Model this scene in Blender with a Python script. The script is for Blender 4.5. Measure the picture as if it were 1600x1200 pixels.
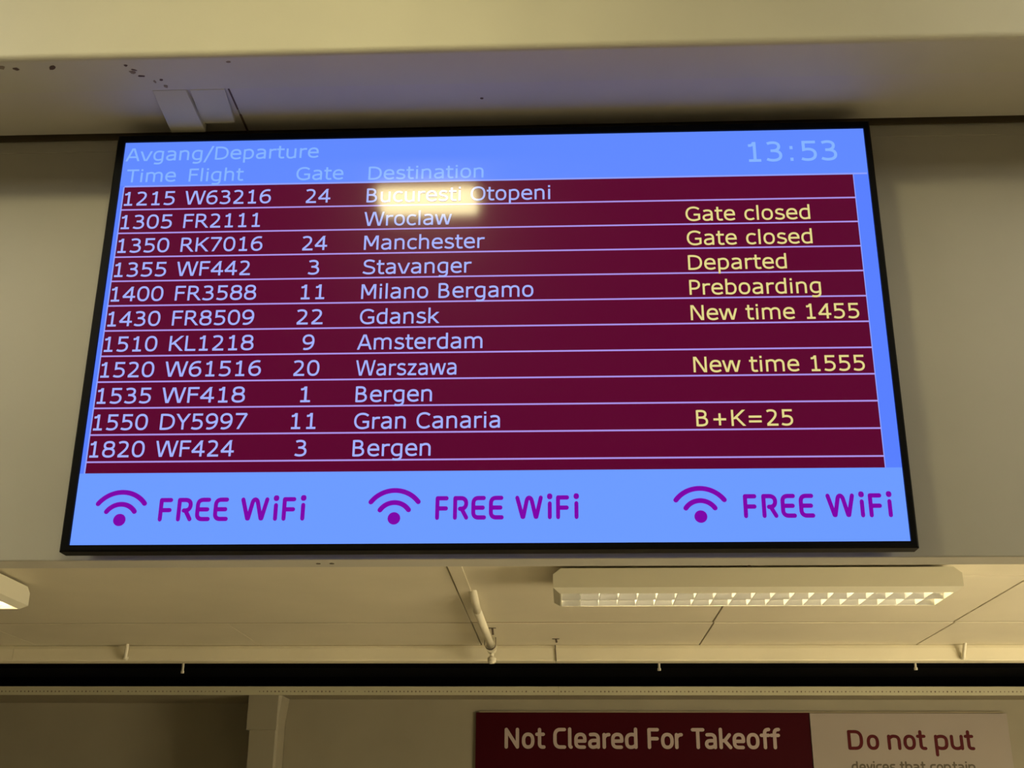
import bpy, math, random
from mathutils import Matrix, Vector

# ------------------------------------------------------------------ reset
for o in list(bpy.data.objects):
    bpy.data.objects.remove(o, do_unlink=True)
sc = bpy.context.scene
COL = sc.collection
EYE = 1.65                      # height of the camera above the floor
R = random.Random(7)

# ------------------------------------------------------------------ camera
ROT = ((0.9990035, 0.0442789, 0.0055940),      # camera right
       (-0.0106378, 0.3579635, -0.9336750),    # camera down
       (-0.0433445, 0.9326851, 0.3580778))     # camera forward
cam_d = bpy.data.cameras.new('camera')
cam_d.sensor_fit = 'HORIZONTAL'
cam_d.sensor_width = 36.0
cam_d.lens = 1880.87 * 36.0 / 1600.0
cam_d.clip_start = 0.02
cam_d.clip_end = 100
cam = bpy.data.objects.new('camera', cam_d)
COL.objects.link(cam)
r, d, f = (Vector(v) for v in ROT)
cam.matrix_world = Matrix(((r.x, -d.x, -f.x, 0), (r.y, -d.y, -f.y, 0), (r.z, -d.z, -f.z, EYE), (0, 0, 0, 1)))
sc.camera = cam

# ------------------------------------------------------------------ world, view
TUBE_POWER = 45.0               # fluorescent tubes of the luminaires
TUBE_COLOR = (1.0, 0.86, 0.56)
OPAL_POWER = 14.0                # opal lights of the near hall
OPAL_COLOR = (1.0, 0.93, 0.72)
SPOT_POWER = 85.0               # small light box mirrored in the screen
FILL_POWER = 17.0              # added glowing panel on the far hall's right wall
FILL_COLOR = (1.0, 0.86, 0.58)
SCREEN_GAIN = 1.0
w = bpy.data.worlds.new('world')
w.use_nodes = True
w.node_tree.nodes['Background'].inputs[0].default_value = (0.02, 0.018, 0.014, 1)
w.node_tree.nodes['Background'].inputs[1].default_value = 0.5
sc.world = w
vs = sc.view_settings
vs.view_transform = 'Standard'
vs.look = 'None'
vs.gamma = 1.0
vs.use_curve_mapping = False
vs.exposure = 0.0

# ------------------------------------------------------------------ materials
def lin(c):
    return tuple(((v / 255) / 12.92 if v / 255 <= 0.04045 else ((v / 255 + 0.055) / 1.055) ** 2.4) for v in c)

def principled(name, base, rough=0.6, metal=0.0, spec=0.5):
    m = bpy.data.materials.new(name)
    m.use_nodes = True
    b = m.node_tree.nodes['Principled BSDF']
    b.inputs['Base Color'].default_value = (*base, 1)
    b.inputs['Roughness'].default_value = rough
    b.inputs['Metallic'].default_value = metal
    b.inputs['Specular IOR Level'].default_value = spec
    return m, b, m.node_tree

def painted(name, base, rough=0.6, var=0.06, scale=3.0, bump=0.04, bscale=180.0, spec=0.3):
    """matt paint with faint blotches and a fine roller texture"""
    m, b, nt = principled(name, base, rough, 0, spec)
    N, L = nt.nodes, nt.links
    g = N.new('ShaderNodeNewGeometry')
    n1 = N.new('ShaderNodeTexNoise'); n1.inputs['Scale'].default_value = scale; n1.inputs['Detail'].default_value = 5
    L.new(g.outputs['Position'], n1.inputs['Vector'])
    r_ = N.new('ShaderNodeValToRGB')
    lo = tuple(c * (1 - var) for c in base); hi = tuple(min(1, c * (1 + var)) for c in base)
    r_.color_ramp.elements[0].position = 0.3; r_.color_ramp.elements[0].color = (*lo, 1)
    r_.color_ramp.elements[1].position = 0.7; r_.color_ramp.elements[1].color = (*hi, 1)
    L.new(n1.outputs[0], r_.inputs[0]); L.new(r_.outputs[0], b.inputs['Base Color'])
    n2 = N.new('ShaderNodeTexNoise'); n2.inputs['Scale'].default_value = bscale; n2.inputs['Detail'].default_value = 3
    L.new(g.outputs['Position'], n2.inputs['Vector'])
    bp = N.new('ShaderNodeBump'); bp.inputs['Strength'].default_value = bump; bp.inputs['Distance'].default_value = 0.002
    L.new(n2.outputs[0], bp.inputs['Height']); L.new(bp.outputs[0], b.inputs['Normal'])
    return m

def screen_mat(name, rgb, gain=1.0, blue=1.0):
    """lit display pixels behind a satin glass surface"""
    m, b, nt = principled(name, (0.002, 0.002, 0.0022), 0.075, 0, 0.16)
    e_ = lin(rgb)
    if blue > 1: e_ = (e_[0], e_[1], e_[2] * blue)
    b.inputs['Emission Color'].default_value = (*e_, 1)
    b.inputs['Emission Strength'].default_value = gain * SCREEN_GAIN
    b.inputs['Coat Weight'].default_value = 0.09
    b.inputs['Coat Roughness'].default_value = 0.30
    return m

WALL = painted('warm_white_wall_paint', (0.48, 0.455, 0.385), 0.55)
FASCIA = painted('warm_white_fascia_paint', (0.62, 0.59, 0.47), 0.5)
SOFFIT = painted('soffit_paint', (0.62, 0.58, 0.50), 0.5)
PANEL = painted('ceiling_panel_paint', (0.66, 0.60, 0.45), 0.5, 0.05, 2.0)
BEAM = painted('pelmet_paint', (0.68, 0.62, 0.45), 0.4)
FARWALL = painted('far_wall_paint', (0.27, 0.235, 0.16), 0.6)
RAIL = painted('rail_paint', (0.50, 0.46, 0.30), 0.45)
DARK = painted('black_void_paint', (0.0015, 0.0015, 0.0015), 0.9, 0.1, spec=0.05)
DUCTBLACK = painted('black_duct_paint', (0.0018, 0.0018, 0.0019), 0.9, 0.1, spec=0.03)
GAP = painted('dark_gap', (0.05, 0.04, 0.025), 0.9, 0.1)
FLOOR = painted('grey_floor', (0.50, 0.47, 0.40), 0.4, 0.1, 1.5)
GAP_SHADE = painted('painted_gap_shade', (0.13, 0.10, 0.06), 0.9, 0.1)
JOINT_AND_SHADE = painted('joint_and_sign_shade', (0.30, 0.25, 0.15), 0.8)  # brown of the ceiling joint and of the shade strip above the signs
BLACKPL, _, _ = principled('black_plastic', (0.002, 0.002, 0.0022), 0.45, 0, 0.10)
BLACKST, _, _ = principled('black_steel', (0.02, 0.02, 0.02), 0.5, 0.6)
HOUSE = painted('luminaire_enamel', (0.58, 0.55, 0.42), 0.35, 0.02, 3, 0.01)
ALU, _, _ = principled('satin_aluminium', (0.80, 0.79, 0.76), 0.34, 1.0)
BLADE, _, _ = principled('white_aluminium_blade', (0.78, 0.76, 0.70), 0.42, 0.75)
SCREW, _, _ = principled('dull_screw', (0.12, 0.09, 0.06), 0.5, 0.6)
PIPE = painted('pipe_paint', (0.66, 0.61, 0.46), 0.45)
CHIP, _, _ = principled('brown_chip', (0.13, 0.08, 0.055), 0.8)
CHIPL, _, _ = principled('brown_smudge', (0.28, 0.22, 0.15), 0.8)
BURG = painted('burgundy_sign_vinyl', (0.040, 0.0015, 0.004), 0.5, 0.03, 3, 0.0, spec=0.06)
SIGNW = painted('white_sign_vinyl', (0.31, 0.26, 0.215), 0.5, 0.02, 4, 0.0, spec=0.15)
SIGNLET, _, _ = principled('pale_lettering', (0.40, 0.31, 0.27), 0.5, 0, 0.1)
SIGNRED, _, _ = principled('dark_red_lettering', (0.075, 0.006, 0.007), 0.5, 0, 0.1)
SIGNGREY, _, _ = principled('brown_grey_lettering', (0.11, 0.09, 0.06), 0.5, 0, 0.1)
TUBE = bpy.data.materials.new('lit_fluorescent_tube'); TUBE.use_nodes = True
_b = TUBE.node_tree.nodes['Principled BSDF']
_b.inputs['Base Color'].default_value = (0.9, 0.9, 0.88, 1)
_b.inputs['Emission Color'].default_value = (*TUBE_COLOR, 1)
_b.inputs['Emission Strength'].default_value = TUBE_POWER

S_HEAD = screen_mat('screen_header_blue', (97, 138, 243), blue=1.15)
S_FOOT = screen_mat('screen_footer_blue', (109, 156, 255), blue=1.15)
S_SIDE = screen_mat('screen_side_blue', (88, 128, 252), blue=1.15)
S_MAR = screen_mat('screen_maroon', (90, 0, 45))
S_LINE = screen_mat('screen_lavender_line', (172, 150, 236))
S_EDGE = screen_mat('screen_pale_edge', (142, 160, 255))
S_TXT = screen_mat('screen_pale_text', (163, 178, 255))
S_TXTH = screen_mat('screen_header_text', (134, 180, 255))
S_YEL = screen_mat('screen_yellow_text', (228, 216, 138))
S_PUR = screen_mat('screen_purple', (126, 0, 168))

# ------------------------------------------------------------------ mesh helpers
WL = {}          # object name -> world origin (eye based)
def link(name, verts, faces, mat, parent=None, origin=None, smooth=False, kind=None, bevel=None):
    """verts in eye-based world coordinates"""
    if origin is None:
        origin = WL[parent.name] if parent is not None else (0, 0, 0)
    ox, oy, oz = origin
    me = bpy.data.meshes.new(name)
    me.from_pydata([(x - ox, y - oy, z - oz) for x, y, z in verts], [], faces)
    me.materials.append(mat)
    me.validate(); me.update()
    if smooth:
        for p in me.polygons: p.use_smooth = True
    o = bpy.data.objects.new(name, me)
    COL.objects.link(o)
    WL[o.name] = tuple(origin)
    if parent is not None:
        o.parent = parent
        po = WL[parent.name]
        o.location = (ox - po[0], oy - po[1], oz - po[2])
    else:
        o.location = (ox, oy, oz + EYE)
    if kind: o['kind'] = kind
    if bevel:
        mod = o.modifiers.new('bevel', 'BEVEL'); mod.width = bevel; mod.segments = 3; mod.limit_method = 'ANGLE'
    return o

def tag(o, label=None, cat=None, group=None, kind=None):
    if label: o['label'] = label
    if cat: o['category'] = cat
    if group: o['group'] = group
    if kind: o['kind'] = kind
    return o

def thing(name, loc, label, cat, group=None):
    o = bpy.data.objects.new(name, None)
    o.empty_display_size = 0.05
    COL.objects.link(o)
    o.location = (loc[0], loc[1], loc[2] + EYE)
    WL[o.name] = tuple(loc)
    return tag(o, label, cat, group)

BF = [(0, 3, 2, 1), (4, 5, 6, 7), (0, 1, 5, 4), (1, 2, 6, 5), (2, 3, 7, 6), (3, 0, 4, 7)]
def box(x0, x1, y0, y1, z0, z1):
    return [(x0, y0, z0), (x1, y0, z0), (x1, y1, z0), (x0, y1, z0), (x0, y0, z1), (x1, y0, z1), (x1, y1, z1), (x0, y1, z1)], list(BF)

def join(*vf):
    V, F = [], []
    for v, fa in vf:
        n = len(V); V += v; F += [tuple(i + n for i in q) for q in fa]
    return V, F

def mbox(name, b, mat, parent=None, **k):
    v, fa = box(*b)
    return link(name, v, fa, mat, parent, **k)

def tube(p0, p1, rad, n=12, r1=None):
    p0, p1 = Vector(p0), Vector(p1); a = (p1 - p0).normalized()
    u = a.orthogonal().normalized(); v = a.cross(u)
    r1 = rad if r1 is None else r1
    V = [tuple(p + (u * math.cos(t) + v * math.sin(t)) * q) for p, q in ((p0, rad), (p1, r1)) for t in [2 * math.pi * i / n for i in range(n)]]
    F = [(i, (i + 1) % n, n + (i + 1) % n, n + i) for i in range(n)] + [tuple(range(n))[::-1], tuple(range(n, 2 * n))]
    return V, F

def prism_x(prof, x0, x1):
    """closed (y,z) profile extruded along x"""
    n = len(prof)
    V = [(x0, y, z) for y, z in prof] + [(x1, y, z) for y, z in prof]
    F = [(i, (i + 1) % n, n + (i + 1) % n, n + i) for i in range(n)] + [tuple(range(n))[::-1], tuple(range(n, 2 * n))]
    return V, F

# ------------------------------------------------------------------ room shell
XL, XR = -4.6, 4.6
KB = 0.98647                     # set-back of the bulkhead
WY = 1.774 * KB                       # face of the wall behind the display
SZ = 1.143 * KB                       # underside of the soffit
C1 = 1.60                        # ceiling of the near hall
CH = 0.87                        # ceiling of the far hall
FY = 7.0                         # far wall
mbox('floor', (XL, XR, -4.0, FY + .35, -EYE - .1, -EYE), FLOOR, kind='structure')
mbox('wall_back', (XL, XR, -4.1, -4.0, -EYE, C1), WALL, kind='structure')
mbox('wall_left', (XL - .1, XL, -4.1, FY + .35, -EYE, C1), WALL, kind='structure')
mbox('wall_right', (XR, XR + .1, -4.1, FY + .35, -EYE, C1), WALL, kind='structure')
mbox('ceiling', (XL, XR, -4.1, 1.58, C1, C1 + .1), WALL, kind='structure')
# bulkhead: wall panel the display hangs on, a batten along its top
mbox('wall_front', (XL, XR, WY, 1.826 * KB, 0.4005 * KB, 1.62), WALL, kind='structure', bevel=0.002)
mbox('trim_1', (XL, XR, WY - .0015, WY + .004, 1.1205 * KB, 1.1405 * KB), WALL, kind='structure')
mbox('gap_shade_strip', (XL, XR, WY - .002, WY + .002, SZ + .0005, SZ + .05), GAP_SHADE, bpy.data.objects['wall_front'])  # brown strip on the wall paints in the shade of the slot
# fascia above with a rounded lower edge and its soffit boards
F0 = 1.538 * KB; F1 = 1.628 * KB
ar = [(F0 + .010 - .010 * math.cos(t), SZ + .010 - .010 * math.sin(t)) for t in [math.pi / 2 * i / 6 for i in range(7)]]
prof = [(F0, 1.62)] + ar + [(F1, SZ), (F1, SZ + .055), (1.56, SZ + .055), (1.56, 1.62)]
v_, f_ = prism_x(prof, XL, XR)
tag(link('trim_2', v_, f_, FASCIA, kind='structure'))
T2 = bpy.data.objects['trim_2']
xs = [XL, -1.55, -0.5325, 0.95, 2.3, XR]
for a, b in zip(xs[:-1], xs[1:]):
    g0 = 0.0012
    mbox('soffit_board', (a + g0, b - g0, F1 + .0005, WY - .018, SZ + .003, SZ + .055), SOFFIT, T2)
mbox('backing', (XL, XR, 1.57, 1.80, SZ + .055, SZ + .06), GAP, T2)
# flat cover strip running back along the soffit
def wedge(xa0, xb0, xa1, xb1, y1, z1, zb):
    """bracket plate: flush with the soffit in front, dropping towards the display"""
    V = [(xa0, F1 + .0005, SZ - .0004), (xb0, F1 + .0005, SZ - .0004), (xb0, F1 + .0005, SZ + .003), (xa0, F1 + .0005, SZ + .003),
         (xa1, y1, z1), (xb1, y1, z1), (xb1, y1, zb), (xa1, y1, zb)]
    return V, [(0, 1, 5, 4), (3, 7, 6, 2), (0, 4, 7, 3), (1, 2, 6, 5), (0, 3, 2, 1), (4, 5, 6, 7)]
v_, f_ = wedge(-.655, -.601, -.651, -.593, 1.700, 1.1085, SZ + .003)
o = link('bracket_plate', v_, f_, FASCIA, origin=(-.625, 1.65, SZ), bevel=0.0008)
tag(o, 'painted bracket plate from the soffit down to the screen top, the left one of two', 'bracket')
v_, f_ = wedge(-.594, -.5375, -.598, -.5425, 1.692, 1.1195, SZ + .003)
o = link('bracket_plate', v_, f_, FASCIA, origin=(-.565, 1.65, SZ), bevel=0.002)
tag(o, 'shorter painted bracket plate above the screen, beside a dark slit', 'bracket')

# chips and smudges along the soffit edge
def flake(px, py, sx, sy, mat, ang=0.0, z=SZ, dz=0.0006, n=9):
    pts = []
    for i in range(n):
        t = 2 * math.pi * i / n; q = 0.7 + 0.5 * R.random()
        x, y = math.cos(t) * sx * q, math.sin(t) * sy * q
        pts.append((px + x * math.cos(ang) - y * math.sin(ang), py + x * math.sin(ang) + y * math.cos(ang)))
    V = [(x, y, z - dz) for x, y in pts] + [(x, y, z) for x, y in pts]
    return V, [tuple(range(n))] + [(i, i + n, (i + 1) % n + n, (i + 1) % n) for i in range(n)]
for fx, fy, sx, sy, m_, an in ((-.861, 1.563, .006, .004, CHIP, .3), (-.802, 1.562, .007, .005, CHIP, -.4), (-.884, 1.558, .008, .005, CHIPL, -.2),
                               (-.684, 1.560, .003, .003, CHIP, 0), (-.675, 1.572, .005, .0015, CHIP, .4), (-.679, 1.578, .005, .004, CHIPL, .2),
                               (-.668, 1.589, .006, .0022, CHIP, .1), (-.640, 1.600, .0028, .0025, CHIP, 0), (-.652, 1.604, .002, .004, CHIPL, 0),
                               (-.638, 1.618, .004, .004, CHIPL, 0), (-.520, 1.557, .004, .002, CHIPL, 0)):
    v_, f_ = flake(fx * KB, fy * KB, sx, sy, m_, an)
    link('paint_chip', v_, f_, m_, T2)
v_, f_ = flake(-.1300 * KB, 1.674 * KB, .0032, .0028, CHIP, 0, SZ + .003)
link('paint_chip', v_, f_, CHIP, T2)
v_, f_ = box(-.5410 * KB, -.5385 * KB, 1.632 * KB, 1.690 * KB, SZ + .0018, SZ + .0035)
link('dark_joint', v_, f_, CHIP, T2)
v_, f_ = box(-.5410 * KB, -.5375 * KB, 1.706 * KB, 1.757 * KB, SZ + .0018, SZ + .0035)
link('dark_joint', v_, f_, CHIP, T2)

# two small screw holes in the bulkhead's lower edge
for hx in (-.378, -.357):
    v_, f_ = tube((hx * KB, 1.775, .3953), (hx * KB, 1.775, .3944), .0035, 10)
    link('screw_hole', v_, f_, SCREW, bpy.data.objects['wall_front'])

# ------------------------------------------------------------------ far hall ceiling
mbox('ceiling_far', (XL, XR, 1.802, 5.66, CH + .022, CH + .09), GAP, kind='structure')
CF = bpy.data.objects['ceiling_far']
cx = [-4.59, -3.5, -2.492, -1.436, -0.4005, 0.604, 1.588, 2.60, 3.6, 4.59]
rows = [1.83, 2.34, 3.24, 4.141, 5.042, 5.65]
for a, b in zip(cx[:-1], cx[1:]):
    rr = rows if a > 0 else [1.83, 3.24, 5.042, 5.65]
    for k, (y0, y1) in enumerate(zip(rr[:-1], rr[1:])):
        last = y1 > 5.3
        if not last and a == -1.436: continue
        be = -0.4005 if (not last and a == -2.492) else b
        sh = 0.004 if last else 0.0
        dz = R.uniform(-.0006, .0006) + (-.003 if last else 0)
        gx = .0024 if (a == -0.4005 or abs(b + 0.4005) < .001) else (.0034 if a > .6 else .0016 if a > -.4 else .0007)
        o = mbox('ceiling_panel', (a + sh + gx, be + sh - gx, y0 + (.007 if last else .0015), y1 - (.003 if abs(y1 - 5.042) < .001 else .0015), CH + dz, CH + dz + .02), PANEL, CF, bevel=0.0015)
v_, f_ = box(XL, XR, 5.0425, 5.0485, CH - .0004, CH + .006)
link('joint_strip', v_, f_, JOINT_AND_SHADE, CF)

# ------------------------------------------------------------------ pelmet at the end of that ceiling
BY = 5.622
bx = [XL, -2.6, -.052, 2.9, XR]
for i, (a, b) in enumerate(zip(bx[:-1], bx[1:])):
    prof = [(BY + .012, CH), (BY + .004, CH - .006), (BY, CH - .02), (BY, .800), (BY + .003, .7945), (BY + .010, .7925), (BY + .07, .7925), (BY + .07, CH)]
    v_, f_ = prism_x(prof, a + .0006, b - .0006)
    link('trim_3' if i == 0 else 'pelmet_board', v_, f_, BEAM, None if i == 0 else bpy.data.objects['trim_3'], kind='structure' if i == 0 else None)
mbox('trim_4', (XL, XR, BY + .07, BY + .075, .80, 1.6), DARK, kind='structure')

# black void above the far wall, with a black duct in it
mbox('ceiling_void', (XL, XR, 5.66, FY + .35, 1.50, 1.6), DARK, kind='structure')
mbox('trim_5', (XL, XR, FY - .02, FY, .822, 1.5), DARK, kind='structure')
o = mbox('black_duct', (XL + .02, XR - .02, 6.45, 6.80, .874, 1.1), DUCTBLACK, origin=(0, 6.6, .874))
tag(o, 'long black duct in the dark gap above the far wall', 'duct')

def rod(x, y, z0, z1, lab):
    t = thing('hanger_rod', (x, y, z0), lab, 'rod', None)
    v_, f_ = tube((x, y, z0), (x, y, z1), .006, 10); link('rod', v_, f_, PIPE, t, smooth=False)
    v_, f_ = tube((x, y, z0 - .002), (x, y, z0 + .010), .009, 6); link('nut', v_, f_, PIPE, t)
rod(-1.936, 6.1, .803, 1.5, 'small pale rod hanging in the black gap, the left one of three')
rod(0.455, 6.1, .815, 1.5, 'small pale rod hanging in the black gap, the middle one of three')
rod(1.709, 6.1, .818, 1.5, 'small pale rod hanging in the black gap below the luminaire right end')

# ------------------------------------------------------------------ far wall, rail, column, recess
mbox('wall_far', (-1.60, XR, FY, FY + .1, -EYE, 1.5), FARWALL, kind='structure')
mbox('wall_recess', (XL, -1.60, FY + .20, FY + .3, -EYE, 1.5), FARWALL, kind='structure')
RY = 6.79
mbox('trim_6', (XL, XR, RY + .004, FY + .2, .773, .800), FARWALL, kind='structure')
prof = [(RY, .7735), (RY, .8195), (RY + .006, .8215), (FY, .8215), (FY, .817), (RY + .012, .805), (RY + .012, .7735)]
v_, f_ = prism_x(prof, XL, -.05)
rl = link('perforated_rail', v_, f_, RAIL, origin=(-2, RY, .7735))
tag(rl, 'pale rail with small holes on the far wall, left of the joint', 'rail')
v_, f_ = prism_x(prof, -.0485, XR)
rr_ = link('perforated_rail', v_, f_, RAIL, origin=(2, RY, .7735))
tag(rr_, 'pale rail with small holes above the signs, right of the joint', 'rail')
for par, xa, xb in ((rl, -4.5, -.06), (rr_, -.035, 4.5)):
    V, F = [], []
    x = xa
    while x < xb:
        if not (-1.81 < x < -1.72) and R.random() > .03:
            q = .0038 * R.uniform(.7, 1.15)
            vv, ff = tube((x, RY + .002, .7925), (x, RY - .0006, .7925), q, 8)
            n = len(V); V += vv; F += [tuple(i + n for i in z) for z in ff]
        x += .0218
    link('hole', V, F, CHIP, par, kind='stuff')

# column with a wider head, left of the signs
prc = [(-1.756, 6.82), (-1.613, 6.82), (-1.602, 6.835), (-1.602, FY + .2), (-1.756, FY + .2)]
def prism_z(prof, z0, z1):
    n = len(prof)
    V = [(x, y, z0) for x, y in prof] + [(x, y, z1) for x, y in prof]
    F = [(i, (i + 1) % n, n + (i + 1) % n, n + i) for i in range(n)] + [tuple(range(n))[::-1], tuple(range(n, 2 * n))]
    return V, F
v_, f_ = prism_z(prc, -EYE, .775)
col = link('column', v_, f_, FARWALL, origin=(-1.68, 6.9, -EYE))
tag(col, 'painted square column left of the burgundy sign, under the rail', 'column', kind='thing')
hd = [(-1.772, 6.80), (-1.603, 6.80), (-1.585, 6.815), (-1.585, FY), (-1.772, FY)]
v_, f_ = prism_z(hd, .587, .775)
# slanted right foot of the head
v_ = [(x - (.022 if (z < .6 and x > -1.6) else 0), y, z) for x, y, z in v_]
link('column_head', v_, f_, FARWALL, col, bevel=.003)

# ------------------------------------------------------------------ stroke lettering
class Glyphs:
    """letters drawn as strokes; coordinates in tenths of a font unit"""
    def __init__(s, table, half, rnd): s.t, s.h, s.r = table, half, rnd

def parse(path):
    tk = path.split(); i = 0; out = []; cur = []
    while i < len(tk):
        c = tk[i]
        if c == 'M':
            if cur: out.append(cur)
            cur = [(float(tk[i + 1]), float(tk[i + 2]))]; i += 3
        elif c == 'L':
            cur.append((float(tk[i + 1]), float(tk[i + 2]))); i += 3
        elif c == 'C':
            p = [float(q) for q in tk[i + 1:i + 7]]; a = cur[-1]
            for k in range(1, 9):
                t = k / 8; u = 1 - t
                cur.append((u**3 * a[0] + 3*u*u*t * p[0] + 3*u*t*t * p[2] + t**3 * p[4],
                            u**3 * a[1] + 3*u*u*t * p[1] + 3*u*t*t * p[3] + t**3 * p[5]))
            i += 7
        elif c in 'EQ':      # ellipse (E) or dot (Q): cx cy rx ry
            if cur: out.append(cur); cur = []
            cx_, cy_, rx, ry = (float(q) for q in tk[i + 1:i + 5])
            ex = 2 / 2.35
            pts = []
            for k in range(33):
                t = 2 * math.pi * k / 32; cc, ss = math.cos(t), math.sin(t)
                pts.append((cx_ + rx * math.copysign(abs(cc) ** ex, cc), cy_ + ry * math.copysign(abs(ss) ** ex, ss)))
            out.append(('dot', pts) if c == 'Q' else pts + ['closed'])
            i += 5
        else: raise ValueError(path)
    if cur: out.append(cur)
    return out

def ribbon(pts, h, rnd):
    """one stroke -> (verts2d, faces)"""
    closed = pts[-1] == 'closed'
    if closed: pts = pts[:-2]
    p = [Vector(q) for q in pts]
    q = [p[0]]
    for a in p[1:]:
        if (a - q[-1]).length > 1e-4: q.append(a)
    p = q; n = len(p)
    if n < 2: return [], []
    Lf, Rt = [], []
    for i in range(n):
        if closed: d0 = (p[i] - p[i - 1]).normalized(); d1 = (p[(i + 1) % n] - p[i]).normalized()
        else:
            d0 = (p[i] - p[i - 1]).normalized() if i else None
            d1 = (p[i + 1] - p[i]).normalized() if i < n - 1 else None
            if d0 is None: d0 = d1
            if d1 is None: d1 = d0
        n0 = Vector((-d0.y, d0.x)); n1 = Vector((-d1.y, d1.x))
        m = (n0 + n1)
        if m.length < 1e-3: m = n0
        m.normalize(); k = h / max(0.8 if rnd else 0.35, m.dot(n0))
        off = m * k
        if not closed and not rnd and (i in (0, n - 1)) and n == 2 and abs(d0.y) > .55:
            off = Vector((-h / abs(d0.y) * (1 if d0.y > 0 else -1), 0))
        Lf.append(p[i] + off); Rt.append(p[i] - off)
    V = [tuple(v) for v in Lf] + [tuple(v) for v in Rt]
    F = [(i, i + n, (i + 1) % n + n, (i + 1) % n) for i in range(n if closed else n - 1)]
    if rnd and not closed:
        for e, o_ in ((p[0], p[0] - p[1]), (p[-1], p[-1] - p[-2])):
            a0 = math.atan2(o_.y, o_.x) - math.pi / 2; b = len(V)
            V += [(e.x + h * math.cos(a0 + math.pi * k / 6), e.y + h * math.sin(a0 + math.pi * k / 6)) for k in range(7)]
            F.append(tuple(range(b, b + 7)))
        for i in range(1, n - 1):     # round joins at corners
            if (p[i] - p[i - 1]).normalized().dot((p[i + 1] - p[i]).normalized()) < .8:
                b = len(V); V += [(p[i].x + h * math.cos(math.pi * k / 5), p[i].y + h * math.sin(math.pi * k / 5)) for k in range(10)]
                F.append(tuple(range(b, b + 10)))
    return V, F

def split_corners(strokes):
    out = []
    for st in strokes:
        if st[0] == 'dot' or st[-1] == 'closed': out.append(st); continue
        cur = [st[0]]
        for i in range(1, len(st)):
            cur.append(st[i])
            if i < len(st) - 1:
                d0 = (Vector(st[i]) - Vector(st[i - 1])); d1 = (Vector(st[i + 1]) - Vector(st[i]))
                if d0.length > 1e-6 and d1.length > 1e-6 and d0.normalized().dot(d1.normalized()) < .5:
                    out.append(cur); cur = [st[i]]
        out.append(cur)
    return out

LAYER = []      # word number and depth layer of every laid-out vertex
def layout(text, font):
    V, F, x = [], [], 0.0
    LAYER.clear(); word = 0; lay = 0
    for ch in text:
        adv, path = font.t[ch]
        for st in (split_corners(parse(path)) if font.r else parse(path)) if path else []:
            if st[0] == 'dot': vv, ff = st[1][:-1], [tuple(range(len(st[1]) - 1))]
            else: vv, ff = ribbon(st, font.h, font.r)
            # split caps and joins (faces that share no vertex) onto their own layers
            seen = [0] * len(vv)
            for q in ff:
                if len(q) > 4 and st[0] != 'dot':
                    lay += 1
                    for i in q: seen[i] = lay
            lay += 1
            seen = [q or lay for q in seen]
            LAYER.extend((word, q) for q in seen)
            n = len(V); V += [(a + x, b) for a, b in vv]; F += [tuple(i + n for i in q) for q in ff]
        if ch == ' ': word += 1; lay = 0
        x += adv
    return V, F

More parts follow.
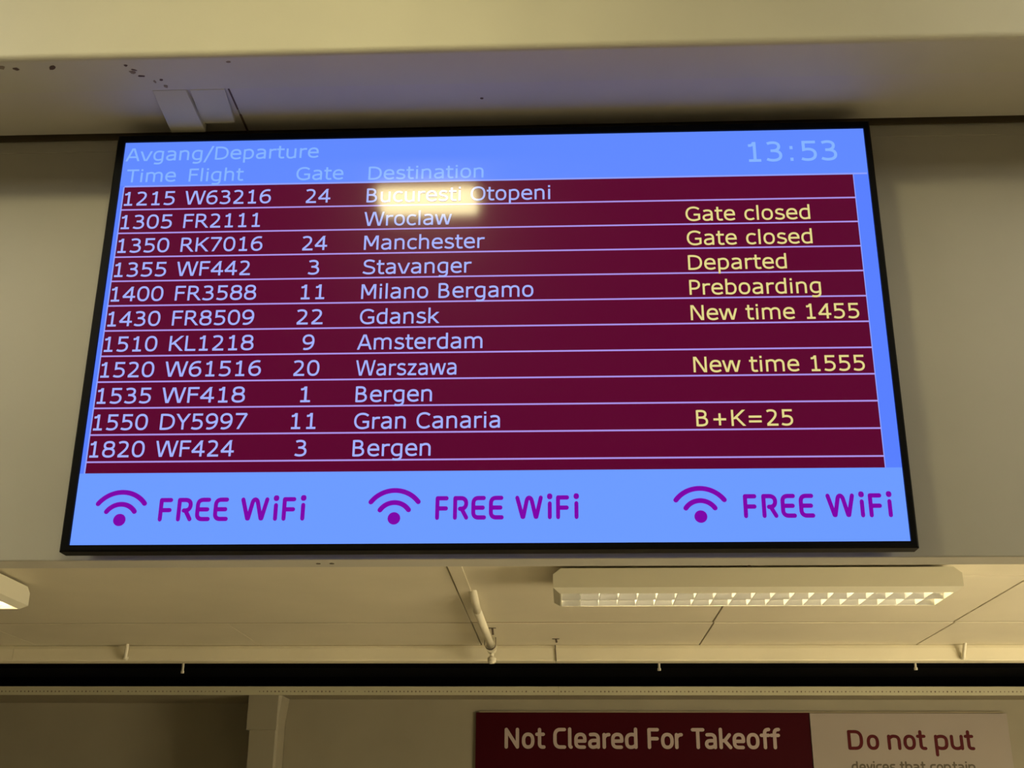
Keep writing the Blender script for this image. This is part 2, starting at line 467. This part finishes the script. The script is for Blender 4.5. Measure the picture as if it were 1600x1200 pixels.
VER = Glyphs({
 ' ': (72, ''), '1': (130, 'M 29 122 L 38 122 C 52 123 62 130 65 146 M 69 149 L 69 0 M 29 8 L 108 8'),
 '0': (130, 'E 65 74.5 46 67.5'),
 '2': (130, 'M 20 131 C 31 138 43 141 56 141 C 81 141 96 129 96 107 C 96 78 66 52 24 12 M 18 8 L 116 8'),
 '3': (130, 'M 22 133 C 34 139 46 141 58 141 C 82 141 97 131 97 112 C 97 93 82 81 62 79.5 L 42 79.5 M 58 79.5 C 88 79 106 66 106 44 C 106 20 86 7 58 7 C 42 7 30 10 16 17'),
 '4': (130, 'M 88 0 L 88 148 M 92 149 L 14 48 M 8 44 L 122 44'),
 '5': (130, 'M 111 140 L 33 140 L 33 83 C 43 86 52 87 60 87 C 89 87 106 72 106 48 C 106 22 86 7 58 7 C 43 7 30 10 17 16'),
 '6': (130, 'M 108 138 C 99 141 92 142 85 142 C 45 142 20 112 20 62 C 20 24 40 7 66 7 C 92 7 110 24 110 48 C 110 74 95 88 72 88 C 52 88 34 80 22 70'),
 '7': (130, 'M 15 141 L 115 141 M 112 141 L 42 0'),
 '8': (130, 'E 65 110.5 40 31 E 65 42.5 46 36'),
 '9': (130, 'M 22 11 C 31 8 38 7 45 7 C 85 7 110 37 110 87 C 110 125 90 142 64 142 C 38 142 20 125 20 101 C 20 75 35 61 58 61 C 78 61 96 69 108 79'),
 ':': (93, 'M 46 0 L 46 24 M 46 88 L 46 112'), '/': (93, 'M 84 158 L 10 -30'),
 '+': (168, 'M 84 6 L 84 118 M 28 62 L 140 62'), '=': (168, 'M 28 84 L 140 84 M 28 40 L 140 40'),
 'A': (140, 'M 11 0 L 66 149 M 129 0 L 74 149 M 32 46 L 108 46'),
 'B': (140, 'M 27 0 L 27 149 M 27 141 L 60 141 C 87 141 100 130 100 111 C 100 92 86 80 62 80 L 27 80 M 60 80 C 92 80 111 66 111 43 C 111 20 92 8 60 8 L 27 8'),
 'C': (143, 'M 129 124 C 114 136 98 142 82 142 C 42 142 19 116 19 74.5 C 19 33 42 7 82 7 C 98 7 114 13 129 25'),
 'D': (158, 'M 27 0 L 27 149 M 27 141 L 58 141 C 112 141 138 118 138 74.5 C 138 31 112 8 58 8 L 27 8'),
 'F': (118, 'M 27 0 L 27 149 M 27 141 L 111 141 M 27 79 L 103 79'),
 'G': (159, 'M 138 123 C 120 136 104 142 86 142 C 44 142 19 116 19 74.5 C 19 32 45 7 86 7 C 104 7 122 12 137 20 L 137 66 L 86 66'),
 'K': (142, 'M 27 0 L 27 149 M 128 149 L 38 62 M 56 84 L 130 0'),
 'L': (114, 'M 27 0 L 27 149 M 27 8 L 112 8'),
 'M': (173, 'M 26 0 L 26 149 M 147 0 L 147 149 M 32 149 L 87 36 M 141 149 L 86 36'),
 'N': (153, 'M 26 0 L 26 149 M 127 0 L 127 149 M 32 149 L 121 0'),
 'O': (161, 'E 80.5 74.5 62 67.5'),
 'P': (123, 'M 27 0 L 27 149 M 27 141 L 58 141 C 90 141 107 127 107 102 C 107 76 90 61 58 61 L 27 61'),
 'R': (142, 'M 27 0 L 27 149 M 27 141 L 62 141 C 92 141 105 129 105 108 C 105 86 90 72 62 72 L 27 72 M 68 74 L 131 0'),
 'S': (140, 'M 121 129 C 104 138 88 142 72 142 C 44 142 28 130 28 109 C 28 92 38 84 60 79 L 88 72 C 110 66 121 58 121 41 C 121 19 102 7 70 7 C 50 7 33 12 14 22'),
 'T': (126, 'M 3 141 L 123 141 M 63 0 L 63 141'),
 'W': (202, 'M 11 149 L 48 0 M 54 0 L 97 149 M 105 149 L 148 0 M 154 0 L 191 149'),
 'Y': (126, 'M 9 149 L 63 66 M 117 149 L 63 66 M 63 0 L 63 72'),
 'a': (123, 'M 21 100 C 34 106 46 108 58 108 C 84 108 97 97 97 72 L 97 0 M 97 64 C 78 63 64 62 50 59 C 30 55 20 47 20 33 C 20 17 31 7 50 7 C 68 7 82 13 97 26'),
 'b': (128, 'M 26 0 L 26 156 M 26 96 C 40 105 52 108 66 108 C 92 108 108 90 108 57 C 108 25 90 7 62 7 C 48 7 38 9 26 14'),
 'c': (107, 'M 99 97 C 86 104 76 107 64 107 C 36 107 19 90 19 56 C 19 24 36 7 64 7 C 76 7 88 11 99 18'),
 'd': (128, 'M 102 0 L 102 156 M 102 18 C 88 10 76 7 62 7 C 36 7 20 25 20 57 C 20 90 36 108 66 108 C 80 108 90 105 102 101'),
 'e': (122, 'M 19 60 L 105 60 C 105 92 92 108 64 108 C 37 108 19 90 19 57 C 19 24 37 7 70 7 C 84 7 97 11 111 19'),
 'g': (128, 'M 102 112 L 102 8 C 102 -20 88 -33 58 -33 C 47 -33 36 -32 25 -28 M 102 20 C 88 12 76 8 64 8 C 37 8 20 26 20 58 C 20 90 38 108 66 108 C 78 108 89 106 102 101'),
 'h': (130, 'M 26 0 L 26 156 M 26 91 C 40 102 54 108 68 108 C 92 108 103 95 103 68 L 103 0'),
 'i': (56, 'M 28 0 L 28 112 M 28 130 L 28 151'), 'k': (121, 'M 26 0 L 26 156 M 106 112 L 34 46 M 50 64 L 110 0'),
 'l': (56, 'M 28 0 L 28 156'),
 'm': (199, 'M 26 0 L 26 112 M 26 91 C 38 102 50 108 63 108 C 86 108 99 95 99 68 L 99 0 M 98 88 C 112 101 124 108 137 108 C 160 108 173 95 173 68 L 173 0'),
 'n': (130, 'M 26 0 L 26 112 M 26 91 C 40 102 54 108 68 108 C 92 108 103 95 103 68 L 103 0'),
 'o': (124, 'E 62 57.5 43 50.5'),
 'p': (128, 'M 26 -42 L 26 112 M 26 97 C 40 105 52 108 66 108 C 92 108 108 90 108 58 C 108 25 90 7 62 7 C 48 7 38 9 26 14'),
 'r': (87, 'M 26 0 L 26 112 M 26 86 C 42 100 56 104 72 103 L 86 102'),
 's': (107, 'M 91 98 C 78 105 66 108 56 108 C 36 108 24 98 24 84 C 24 71 32 66 48 62 L 68 56 C 84 52 93 46 93 33 C 93 16 78 7 54 7 C 40 7 26 11 13 19'),
 't': (81, 'M 31 144 L 31 34 C 31 15 40 7 56 7 C 64 7 71 8 78 11 M 4 104 L 77 104'),
 'u': (130, 'M 26 112 L 26 44 C 26 17 38 4 61 4 C 75 4 88 10 103 21 M 103 0 L 103 112'),
 'v': (121, 'M 10 112 L 55 0 M 111 112 L 66 0'),
 'w': (168, 'M 10 112 L 42 0 M 47 0 L 80 112 M 88 112 L 121 0 M 126 0 L 158 112'),
 'z': (108, 'M 14 104 L 97 104 M 92 106 L 18 6 M 14 8 L 99 8'),
}, 9.9, False)

DIN = Glyphs({
 ' ': (37, ''),
 'N': (84, 'M 8 8 L 8 92 L 62 8 L 62 92'), 'o': (66, 'E 30.5 38.5 22.5 30.5'),
 't': (50, 'M 20 92 L 20 26 C 20 14 25 8 34 8 L 41 8 M 7 69 L 38 69'),
 'C': (72, 'M 54 92 L 34 92 C 16 92 8 80 8 62 L 8 38 C 8 20 16 8 34 8 L 54 8'),
 'l': (30, 'M 8 94 L 8 22 C 8 14 10 9 14 8'),
 'e': (67, 'M 8 37 L 51 37 L 51 46 C 51 62 44 69 30 69 C 16 69 8 60 8 46 L 8 30 C 8 15 16 8 30 8 L 48 8'),
 'a': (69, 'M 12 68 L 28 69 C 42 69 49 62 49 48 L 49 8 M 49 40 L 28 40 C 14 40 8 34 8 24 C 8 14 14 8 24 8 C 34 8 44 12 49 18'),
 'r': (43, 'M 9 8 L 9 68 M 9 50 C 12 61 20 68 32 68'),
 'd': (72, 'M 52 94 L 52 8 M 52 62 C 46 67 40 69 33 69 C 17 69 8 60 8 44 L 8 32 C 8 16 15 8 28 8 C 38 8 46 12 52 20'),
 'F': (65, 'M 8 8 L 8 92 L 48 92 M 8 49 L 46 49'), 'T': (65, 'M 8 92 L 57 92 M 32 92 L 32 8'),
 'k': (65, 'M 8 94 L 8 8 M 50 68 L 27 40 L 8 40 M 27 40 L 53 8'),
 'f': (47, 'M 22 8 L 22 74 C 22 88 28 94 42 94 M 6 66 L 40 66'),
 'D': (94, 'M 8 8 L 8 92 L 36 92 C 58 92 68 78 68 54 L 68 46 C 68 22 58 8 36 8 L 8 8'),
 'n': (79, 'M 8 8 L 8 69 M 8 56 C 16 66 26 70 34 69 C 50 69 58 60 58 44 L 58 8'),
 'p': (79, 'M 9 69 L 9 -24 M 9 60 C 17 67 26 69 34 69 C 52 69 60 60 60 44 L 60 34 C 60 16 52 8 36 8 C 26 8 16 11 9 18'),
 'u': (70, 'M 8 69 L 8 32 C 8 16 16 8 32 8 C 42 8 50 12 56 20 M 56 69 L 56 8'),
 'v': (60, 'M 7 69 L 28 8 L 49 69'), 'i': (26, 'M 9 8 L 9 69 Q 9 94 9 9'),
 'c': (60, 'M 48 69 L 31 69 C 15 69 8 60 8 46 L 8 30 C 8 16 15 8 31 8 L 48 8'),
 's': (56, 'M 44 69 L 22 69 C 5 69 5 41 22 40 L 32 37 C 50 36 50 8 30 8 L 9 8'),
 'h': (72, 'M 8 8 L 8 94 M 8 56 C 16 66 26 70 34 69 C 50 69 57 60 57 44 L 57 8'),
}, 8.3, True)

WIF = Glyphs({
 ' ': (42, ''), 'F': (82, 'M 10 9 L 10 91 L 52 91 M 10 48 L 50 48'),
 'R': (84, 'M 10 9 L 10 91 L 36 91 C 53 91 61 82 61 69 C 61 56 53 46 38 46 L 32 46 M 40 46 L 62 9'),
 'E': (81, 'M 58 91 L 34 91 C 18 91 10 83 10 68 L 10 32 C 10 17 18 9 34 9 L 60 9 M 20 50 L 54 50'),
 'W': (145, 'M 8 91 L 32 11 L 36 11 L 51 78 C 54 95 71 95 75 78 L 92 11 L 96 11 L 116 91'),
 'i': (40, 'M 12 9 L 12 66 Q 12 96 12.5 12.5'),
}, 9.3, True)

def text_on_plane(name, text, font, x0, x1, base, cap, Y, mat, parent, depth=0.0003, capu=149.0, label=None, words=False):
    """flat raised lettering, ink fitted to x0..x1 (metres on the plane)"""
    V, F = layout(text, font)
    lo = min(v[0] for v in V); hi = max(v[0] for v in V)
    kx = (x1 - x0) / (hi - lo); kz = cap / capu
    W = [(x0 + (a - lo) * kx, Y - depth - LAYER[i][1] * 2e-5, base + b * kz) for i, (a, b) in enumerate(V)]
    # all faces must look at the viewer (-y)
    FF = []
    for fa in F:
        area = 0
        for i in range(len(fa)):
            a, b = W[fa[i]], W[fa[(i + 1) % len(fa)]]
            area += a[0] * b[2] - b[0] * a[2]
        FF.append(fa if area > 0 else fa[::-1])
    if words:
        for wd in range(LAYER[-1][0] + 1):
            ids = [i for i in range(len(W)) if LAYER[i][0] == wd]; mp = {i: k for k, i in enumerate(ids)}
            o = link(name, [W[i] for i in ids], [tuple(mp[i] for i in fa) for fa in FF if fa[0] in mp], mat, parent)
        return o
    o = link(name, W, FF, mat, parent)
    if label: o['label'] = label
    return o

# ------------------------------------------------------------------ departure display
TY = 1.694                      # plane of the glass
hh = 0.681; ww = hh * 16 / 9
TX0, TX1, TZ0, TZ1 = -0.7370, 0.4980, 0.3955, 1.0998
GX0, GZ0 = -0.118 - ww / 2, 0.746 - hh / 2
disp = thing('departure_display', (-0.118, 1.74, TZ0), 'large wide black-framed departures screen hanging under the soffit', 'screen')
def fr(x0, x1, z0, z1, y): return [(x0, y, z0), (x1, y, z0), (x1, y, z1), (x0, y, z1)]
# bezel: front face, small chamfer, side faces; inner opening with a lip
c = .0025
V = fr(GX0, GX0 + ww, GZ0, GZ0 + hh, TY + .001) + fr(GX0 - .0005, GX0 + ww + .0005, GZ0 - .0005, GZ0 + hh + .0005, TY - .0035) \
    + fr(TX0 + c, TX1 - c, TZ0 + c, TZ1 - c, TY - .0035) + fr(TX0, TX1, TZ0, TZ1, TY - .001) + fr(TX0, TX1, TZ0, TZ1, TY + .024) + fr(TX0 + .012, TX1 - .012, TZ0 + .003, TZ1 - .012, TY + .034)
F = []
for k in range(5):
    for i in range(4): F.append((k * 4 + i, k * 4 + (i + 1) % 4, k * 4 + 4 + (i + 1) % 4, k * 4 + 4 + i))
link('bezel', V, F, BLACKPL, disp)
v_, f_ = join(box(TX0 + .010, TX1 - .010, TY + .030, TY + .040, TZ0 + .010, TZ1 - .010), box(TX0 + .15, TX1 - .15, TY + .038, TY + .050, TZ0 + .05, TZ1 - .14))
link('back_cover', v_, f_, BLACKPL, disp)
for bx_ in (-.42, .16):
    mbox('wall_bracket', (bx_, bx_ + .04, TY + .049, WY, TZ0 + .08, TZ1 - .16), BLACKST, disp)
def gx(u): return GX0 + u / 1000.0
def gz(v): return GZ0 + v / 1000.0
def quad(name, u0, u1, v0, v1, mat, parent, dy, th=.0002):
    return mbox(name, (gx(u0), gx(u1), TY - dy, TY - dy + th, gz(v0), gz(v1)), mat, parent)
scr = mbox('screen', (GX0, GX0 + ww, TY, TY + .010, GZ0, GZ0 + hh), S_SIDE, disp)
scr['label'] = 'lit blue and maroon departures page'
quad('header_bar', 0, 1210.6, 599.5, 681, S_HEAD, scr, .0002)
quad('footer_bar', 0, 1210.6, 0, 109, S_FOOT, scr, .0002)
quad('table_area', 8, 1186.3, 109, 597, S_MAR, scr, .0002)
quad('row_line', 8, 1209, 596.5, 599.3, S_EDGE, scr, .0004)
seps = [554.6 - 42.8 * k for k in range(11)]
for s_ in seps: quad('row_line', 8, 1186.3, s_ - 1.25, s_ + 1.25, S_LINE, scr, .0004)
quad('row_line', 6.2, 8.2, 109, 597, S_EDGE, scr, .0004)
quad('row_line', 1186.2, 1187.6, 109, 597, S_EDGE, scr, .0004)

K = .1665                       # mm per font unit
def t_(name, s, u0, u1, v, mat, cap=25.2, font=VER, capu=149.0, y=.0006):
    return text_on_plane(name, s, font, gx(u0), gx(u1), gz(v), cap / 1000.0, TY, mat, scr, y, capu)
t_('heading_text', 'Avgang/Departure', 3.5, 325, 645.5, S_TXTH, 24.4)
t_('heading_text', 'Time', 9, 91.5, 605.5, S_TXTH, 24)
t_('heading_text', 'Flight', 113, 204, 605, S_TXTH, 24)
t_('heading_text', 'Gate', 290.5, 368, 604, S_TXTH, 24)
t_('heading_text', 'Destination', 409, 596.5, 602.5, S_TXTH, 24)
t_('clock_text', '13:53', 1024, 1165, 623, S_TXTH, 36.5)
ROWS = [('1215', 'W63216', 252, '24', 'Bucuresti Otopeni', 704, '', 0),
        ('1305', 'FR2111', 238, '', 'Wroclaw', 547, 'Gate closed', 1113),
        ('1350', 'RK7016', 245, '24', 'Manchester', 600, 'Gate closed', 1113),
        ('1355', 'WF442', 229, '3', 'Stavanger', 580, 'Departed', 1070),
        ('1400', 'FR3588', 242, '11', 'Milano Bergamo', 677, 'Preboarding', 1119),
        ('1430', 'FR8509', 242, '22', 'Gdansk', 532, 'New time 1455', 1173),
        ('1510', 'KL1218', 245, '9', 'Amsterdam', 599, '', 0),
        ('1520', 'W61516', 260, '20', 'Warszawa', 560, 'New time 1555', 1173),
        ('1535', 'WF418', 239, '1', 'Bergen', 524, '', 0),
        ('1550', 'DY5997', 246, '11', 'Gran Canaria', 627, 'B+K=25', 1060),
        ('1820', 'WF424', 229.5, '3', 'Bergen', 524.5, '', 0)]
GW = {'24': (309, 349), '3': (321, 339), '11': (313, 350), '22': (309, 350), '9': (321, 339.5), '20': (310, 350), '1': (324, 339)}
for k, (tm, fl, fr_, g, de, dr, st, sr) in enumerate(ROWS):
    b = 562.3 - 42.83 * k
    t_('time_text', tm, 11, 94, b, S_TXT)
    t_('flight_text', fl, 110.5 if fl[0] == 'W' else 113, fr_, b, S_TXT)
    if g: t_('gate_text', g, *GW[g], b - .7, S_TXT)
    t_('destination_text', de, 406 if de[0] in 'WAMBSG' and de[0] in 'WA' else 408, dr, b - 1.6, S_TXT)
    if st: t_('status_text', st, 918, sr, b - 2.2, S_YEL)
for (tx0, tx1), ic in (((126, 344), 69), ((534, 743), 474), ((979, 1191), 917.5)):
    t_('wifi_text', 'FREE WiFi', tx0, tx1, 34.8, S_PUR, 35.5, WIF, 100.0)
    V, F = [], []
    for rad, a0, half in ((43.5, 37, 3.7), (25.2, 34, 3.7)):
        pts = [(ic + rad * math.cos(math.radians(a)), 36.0 + rad * math.sin(math.radians(a))) for a in [a0 + (180 - 2 * a0) * i / 24 for i in range(25)]]
        vv, ff = ribbon(pts, half, True); n = len(V); V += vv; F += [tuple(i + n for i in q) for q in ff]
    n = len(V); V += [(ic + 9.3 * math.cos(math.pi * i / 12), 37.5 + 9.3 * math.sin(math.pi * i / 12)) for i in range(24)]; F.append(tuple(range(n, n + 24)))
    W = [(gx(a), TY - .0006, gz(b)) for a, b in V]
    FF = []
    for fa in F:
        ar_ = sum(W[fa[i]][0] * W[fa[(i + 1) % len(fa)]][2] - W[fa[(i + 1) % len(fa)]][0] * W[fa[i]][2] for i in range(len(fa)))
        FF.append(fa if ar_ > 0 else fa[::-1])
    link('wifi_symbol', W, FF, S_PUR, scr)

# ------------------------------------------------------------------ luminaires
LUM_L, LUM_W, LUM_H = 1.335, .270, .080
def luminaire():
    """louvred twin-tube luminaire along x, origin at the middle of its top"""
    t = thing('louvre_luminaire', (0, 0, 0), 'x', 'ceiling light')
    L2, W2 = LUM_L / 2, LUM_W / 2
    ol, ow = .640, .113                       # opening half sizes
    # housing: outer shell with chamfered ends, down to the bottom frame, opening cut out
    def ring(lx, ly, z): return [(-lx, -ly, z), (lx, -ly, z), (lx, ly, z), (-lx, ly, z)]
    V = ring(L2 - .026, W2, 0) + ring(L2, W2, -.020) + ring(L2, W2, -.064) + ring(L2 - .022, W2 - .022, -.080) \
        + ring(ol, ow, -.080) + ring(ol, ow, -.010)
    F = [(3, 2, 1, 0)]
    F[0] = (0, 1, 2, 3)
    for k in range(5):
        for i in range(4): F.append((k * 4 + (i + 1) % 4, k * 4 + i, k * 4 + 4 + i, k * 4 + 4 + (i + 1) % 4))
    F.append((20, 23, 22, 21))
    link('housing', V, F, HOUSE, t)
    # hanging shoes between housing and ceiling
    for x in (-.30, .50):
        mbox('ceiling_clip', (x - .012, x + .012, -.02, .02, 0, .010), SCREW, t)
    # side reflectors and centre ridge
    for s in (-1, 1):
        prof = [(s * ow, -.0795), (s * (ow - .006), -.062), (s * (ow - .022), -.044), (s * (ow - .030), -.012), (s * ow, -.012)]
        v_, f_ = prism_x(prof, -ol, ol); link('reflector', v_, f_, ALU, t)
    prof = [(-.0012, -.0795), (-.008, -.062), (-.028, -.044), (-.034, -.012), (.034, -.012), (.028, -.044), (.008, -.062), (.0012, -.0795)]
    v_, f_ = prism_x(prof, -ol, ol); link('centre_reflector', v_, f_, ALU, t)
    for s in (-1, 1):
        v_, f_ = tube((-.60, s * .057, -.026), (.60, s * .057, -.026), .013, 12)
        link('fluorescent_tube', v_, f_, TUBE, t, smooth=False)
    # cross blades: wedge section, 19 of them
    bp = None
    for k in range(1, 20):
        x = -ol + 2 * ol * k / 20
        if bp is None:
            prof = [(-.0010, -.0792), (.0010, -.0792), (.0026, -.0420), (-.0026, -.0420)]
            n = 4
            V = [(a, -ow + .002, z) for a, z in prof] + [(a, ow - .002, z) for a, z in prof]
            F = [(i, (i + 1) % n, n + (i + 1) % n, n + i) for i in range(n)] + [(3, 2, 1, 0), (4, 5, 6, 7)]
            bp = link('louvre_blade', V, F, BLADE, t)
        else:
            b2 = bp.copy(); COL.objects.link(b2); bp2 = b2
        (bp if k == 1 else b2).location = (x, 0, 0)
    return t

def copy_thing(t):
    c_ = t.copy(); COL.objects.link(c_)
    for ch in list(t.children):
        d_ = ch.copy(); COL.objects.link(d_); d_.parent = c_
    return c_
lum0 = luminaire()
def place(t, x, y, z, rz, label, group=None):
    t.location = (x, y, z + EYE); t.rotation_euler = (0, 0, rz)
    t['label'] = label
lums = [(0.6235, 4.085, .860, 0, 'long louvred ceiling light seen below the right half of the screen'),
        (-2.070, 3.58, .860, math.pi / 2, 'louvred ceiling light whose end shows at the left edge of the picture'),
        (2.95, 4.085, .860, 0, 'louvred ceiling light over the far hall, right of the visible one')]
for i, (x, y, z, rz, lab) in enumerate(lums):
    t = lum0 if i == 0 else copy_thing(lum0)
    place(t, x, y, z, rz, lab)
    t['group'] = 'louvred ceiling lights'

# opal ceiling lights of the near hall, left and right of the camera
OPAL = bpy.data.materials.new('lit_opal_diffuser'); OPAL.use_nodes = True
_b = OPAL.node_tree.nodes['Principled BSDF']
_b.inputs['Emission Color'].default_value = (*OPAL_COLOR, 1); _b.inputs['Emission Strength'].default_value = OPAL_POWER
FILL_GLOW = bpy.data.materials.new('added_fill_glow'); FILL_GLOW.use_nodes = True
_b = FILL_GLOW.node_tree.nodes['Principled BSDF']
_b.inputs['Emission Color'].default_value = (*FILL_COLOR, 1); _b.inputs['Emission Strength'].default_value = FILL_POWER
for x, y, lab in ((-1.62, .80, 'opal ceiling light of the near hall, on the left'), (1.50, .80, 'opal ceiling light of the near hall, on the right')):
    t = thing('opal_ceiling_light', (x, y, C1), lab, 'ceiling light', 'opal ceiling lights')
    mbox('tray', (x - .16, x + .16, y - .50, y + .50, C1 - .03, C1), HOUSE, t)
    mbox('diffuser', (x - .15, x + .15, y - .49, y + .49, C1 - .09, C1 - .03), OPAL, t)
SPOT = bpy.data.materials.new('lit_light_box'); SPOT.use_nodes = True
_b = SPOT.node_tree.nodes['Principled BSDF']
_b.inputs['Emission Color'].default_value = (1.0, 0.88, 0.46, 1); _b.inputs['Emission Strength'].default_value = SPOT_POWER
t = thing('light_box', (-.337, .745, C1), 'small ceiling light box mirrored in the top of the screen', 'ceiling light')
mbox('tray', (-.475, -.199, .655, .835, 1.52, C1), HOUSE, t)
mbox('diffuser', (-.457, -.217, .690, .790, 1.5, 1.52), SPOT, t)
# glowing panel with bars, added out of view to brighten the far hall
WX = XR - .004
mbox('added_fill_panel', (WX - .01, WX, 2.0, 4.4, -1.3, .45), FILL_GLOW, kind='structure')
for yy in (2.0, 3.2, 4.4):
    mbox('fill_panel_frame', (WX - .05, WX, yy - .03, yy + .03, -1.33, .48), BLACKST, bpy.data.objects['added_fill_panel'])

# ------------------------------------------------------------------ pipe, fixings and brackets under the far ceiling
pt = thing('sprinkler_pipe', (-.343, 5.0, .83), 'pale painted pipe running back along a panel seam to a round sprinkler', 'pipe')
v_, f_ = join(tube((-.343, 4.62, .8425), (-.341, 5.52, .838), .0165, 20), tube((-.343, 4.36, .872), (-.343, 4.625, .8425), .0150, 20)); link('pipe_run', v_, f_, PIPE, pt, smooth=True)
mbox('cover_strip', (-.394, -.347, 3.6, 4.72, CH - .005, CH), PANEL, pt, bevel=.001)
v_, f_ = join(tube((-.342, 5.49, .838), (-.342, 5.515, .838), .025, 20), tube((-.342, 5.515, .838), (-.342, 5.545, .832), .021, 20)); link('elbow', v_, f_, PIPE, pt)
v_, f_ = join(tube((-.342, 5.53, .838), (-.342, 5.545, .800), .010, 12), tube((-.342, 5.545, .803), (-.342, 5.545, .795), .012, 24, .020), tube((-.342, 5.545, .795), (-.342, 5.545, .778), .020, 24, .020), tube((-.342, 5.545, .778), (-.342, 5.545, .771), .020, 24, .012)); link('sprinkler_head', v_, f_, PIPE, pt)
# saddle clip holding the pipe
ring_pts = [(-.342 + .0235 * math.cos(a), .838 + .0235 * math.sin(a)) for a in [math.pi * (1 + i / 12) for i in range(13)]]
V, F = [], []
for a, (x, z) in enumerate([(-.342 + .0235, CH)] + ring_pts[::-1] + [(-.342 - .0235, CH)]):
    V += [(x, 5.40, z), (x, 5.425, z)]
for i in range(len(V) // 2 - 1): F.append((2 * i, 2 * i + 1, 2 * i + 3, 2 * i + 2))
o = link('saddle_clip', V, F, SCREW, pt); m_ = o.modifiers.new('solid', 'SOLIDIFY'); m_.thickness = .002

def t_fix(x, y, lab, rod_len=.03):
    t = thing('ceiling_fixing', (x, y, CH), lab, 'fixing')
    mbox('plate', (x - .016, x + .016, y - .010, y + .010, CH - .004, CH + .001), SCREW, t)
    v_, f_ = tube((x, y, CH), (x + .004, y, CH - rod_len), .0045, 8); link('stud', v_, f_, SCREW, t)
t_fix(-.318, 5.16, 'small dark T-shaped fixing beside the pipe under the far ceiling', .032)
t_fix(-.050, 5.45, 'small dark fixing under the far ceiling, right of the pipe', .02)
def hook(x, y, lab, mat=PIPE):
    t = thing('pelmet_bracket', (x, y, CH), lab, 'bracket')
    v_, f_ = tube((x, BY - .030, CH + .001), (x - .010, BY - .012, .806), .0085, 10); link('arm', v_, f_, mat, t)
    v_, f_ = tube((x - .010, BY - .012, .812), (x - .010, BY, .806), .012, 10); link('bolt', v_, f_, mat, t)
hook(-2.048, 5.59, 'pale bracket holding the pelmet below the screen left corner')
hook(1.800, 5.59, 'pale bracket holding the pelmet at the right edge')
v_, f_ = join(tube((-.0505, BY - .003, .792), (-.0545, BY - .003, CH - .004), .0022, 6))
o = link('pelmet_wire', v_, f_, SCREW, origin=(-.052, BY, .80)); tag(o, 'thin dark wire over the pelmet joint right of the pipe', 'wire')
# dark pointed clip above the luminaire
v_, f_ = tube((.605, 3.955, .862), (.605, 3.955, .8705), .013, 3, .004)
o = link('lamp_clip', v_, f_, SCREW, origin=(.605, 3.955, .866)); tag(o, 'small dark clip on the top edge of the long ceiling light', 'clip')

# ------------------------------------------------------------------ signs on the far wall
SY = 6.985
sg = thing('burgundy_sign', (.41, SY, -.5), 'dark burgundy sign board reading Not Cleared For Takeoff', 'sign')
mbox('board', (-.516, 1.342, SY, FY, -.5, .7005), BURG, sg)
text_on_plane('word', 'Not Cleared For Takeoff', DIN, -.354, 1.176, .505, .112, SY, SIGNLET, sg, .0008, 100.0, words=True)
sw = thing('white_sign', (1.88, SY - .004, -.5), 'off-white sign board reading Do not put devices that contain', 'sign')
v_, f_ = box(1.344, 2.423, SY - .006, FY, -.5, .6985)
link('board', v_, f_, SIGNW, sw, bevel=.002)
text_on_plane('word', 'Do not put', DIN, 1.541, 2.229, .5025, .105, SY - .006, SIGNRED, sw, .0008, 100.0, words=True)
text_on_plane('word', 'devices that contain', DIN, 1.549, 2.217, .386, .056, SY - .006, SIGNGREY, sw, .0008, 100.0, words=True)
mbox('sign_shade_strip', (-.50, 2.41, FY - .016, FY, .7015, .7070), JOINT_AND_SHADE, kind='structure')  # dark strip painted in for the shade along the sign tops
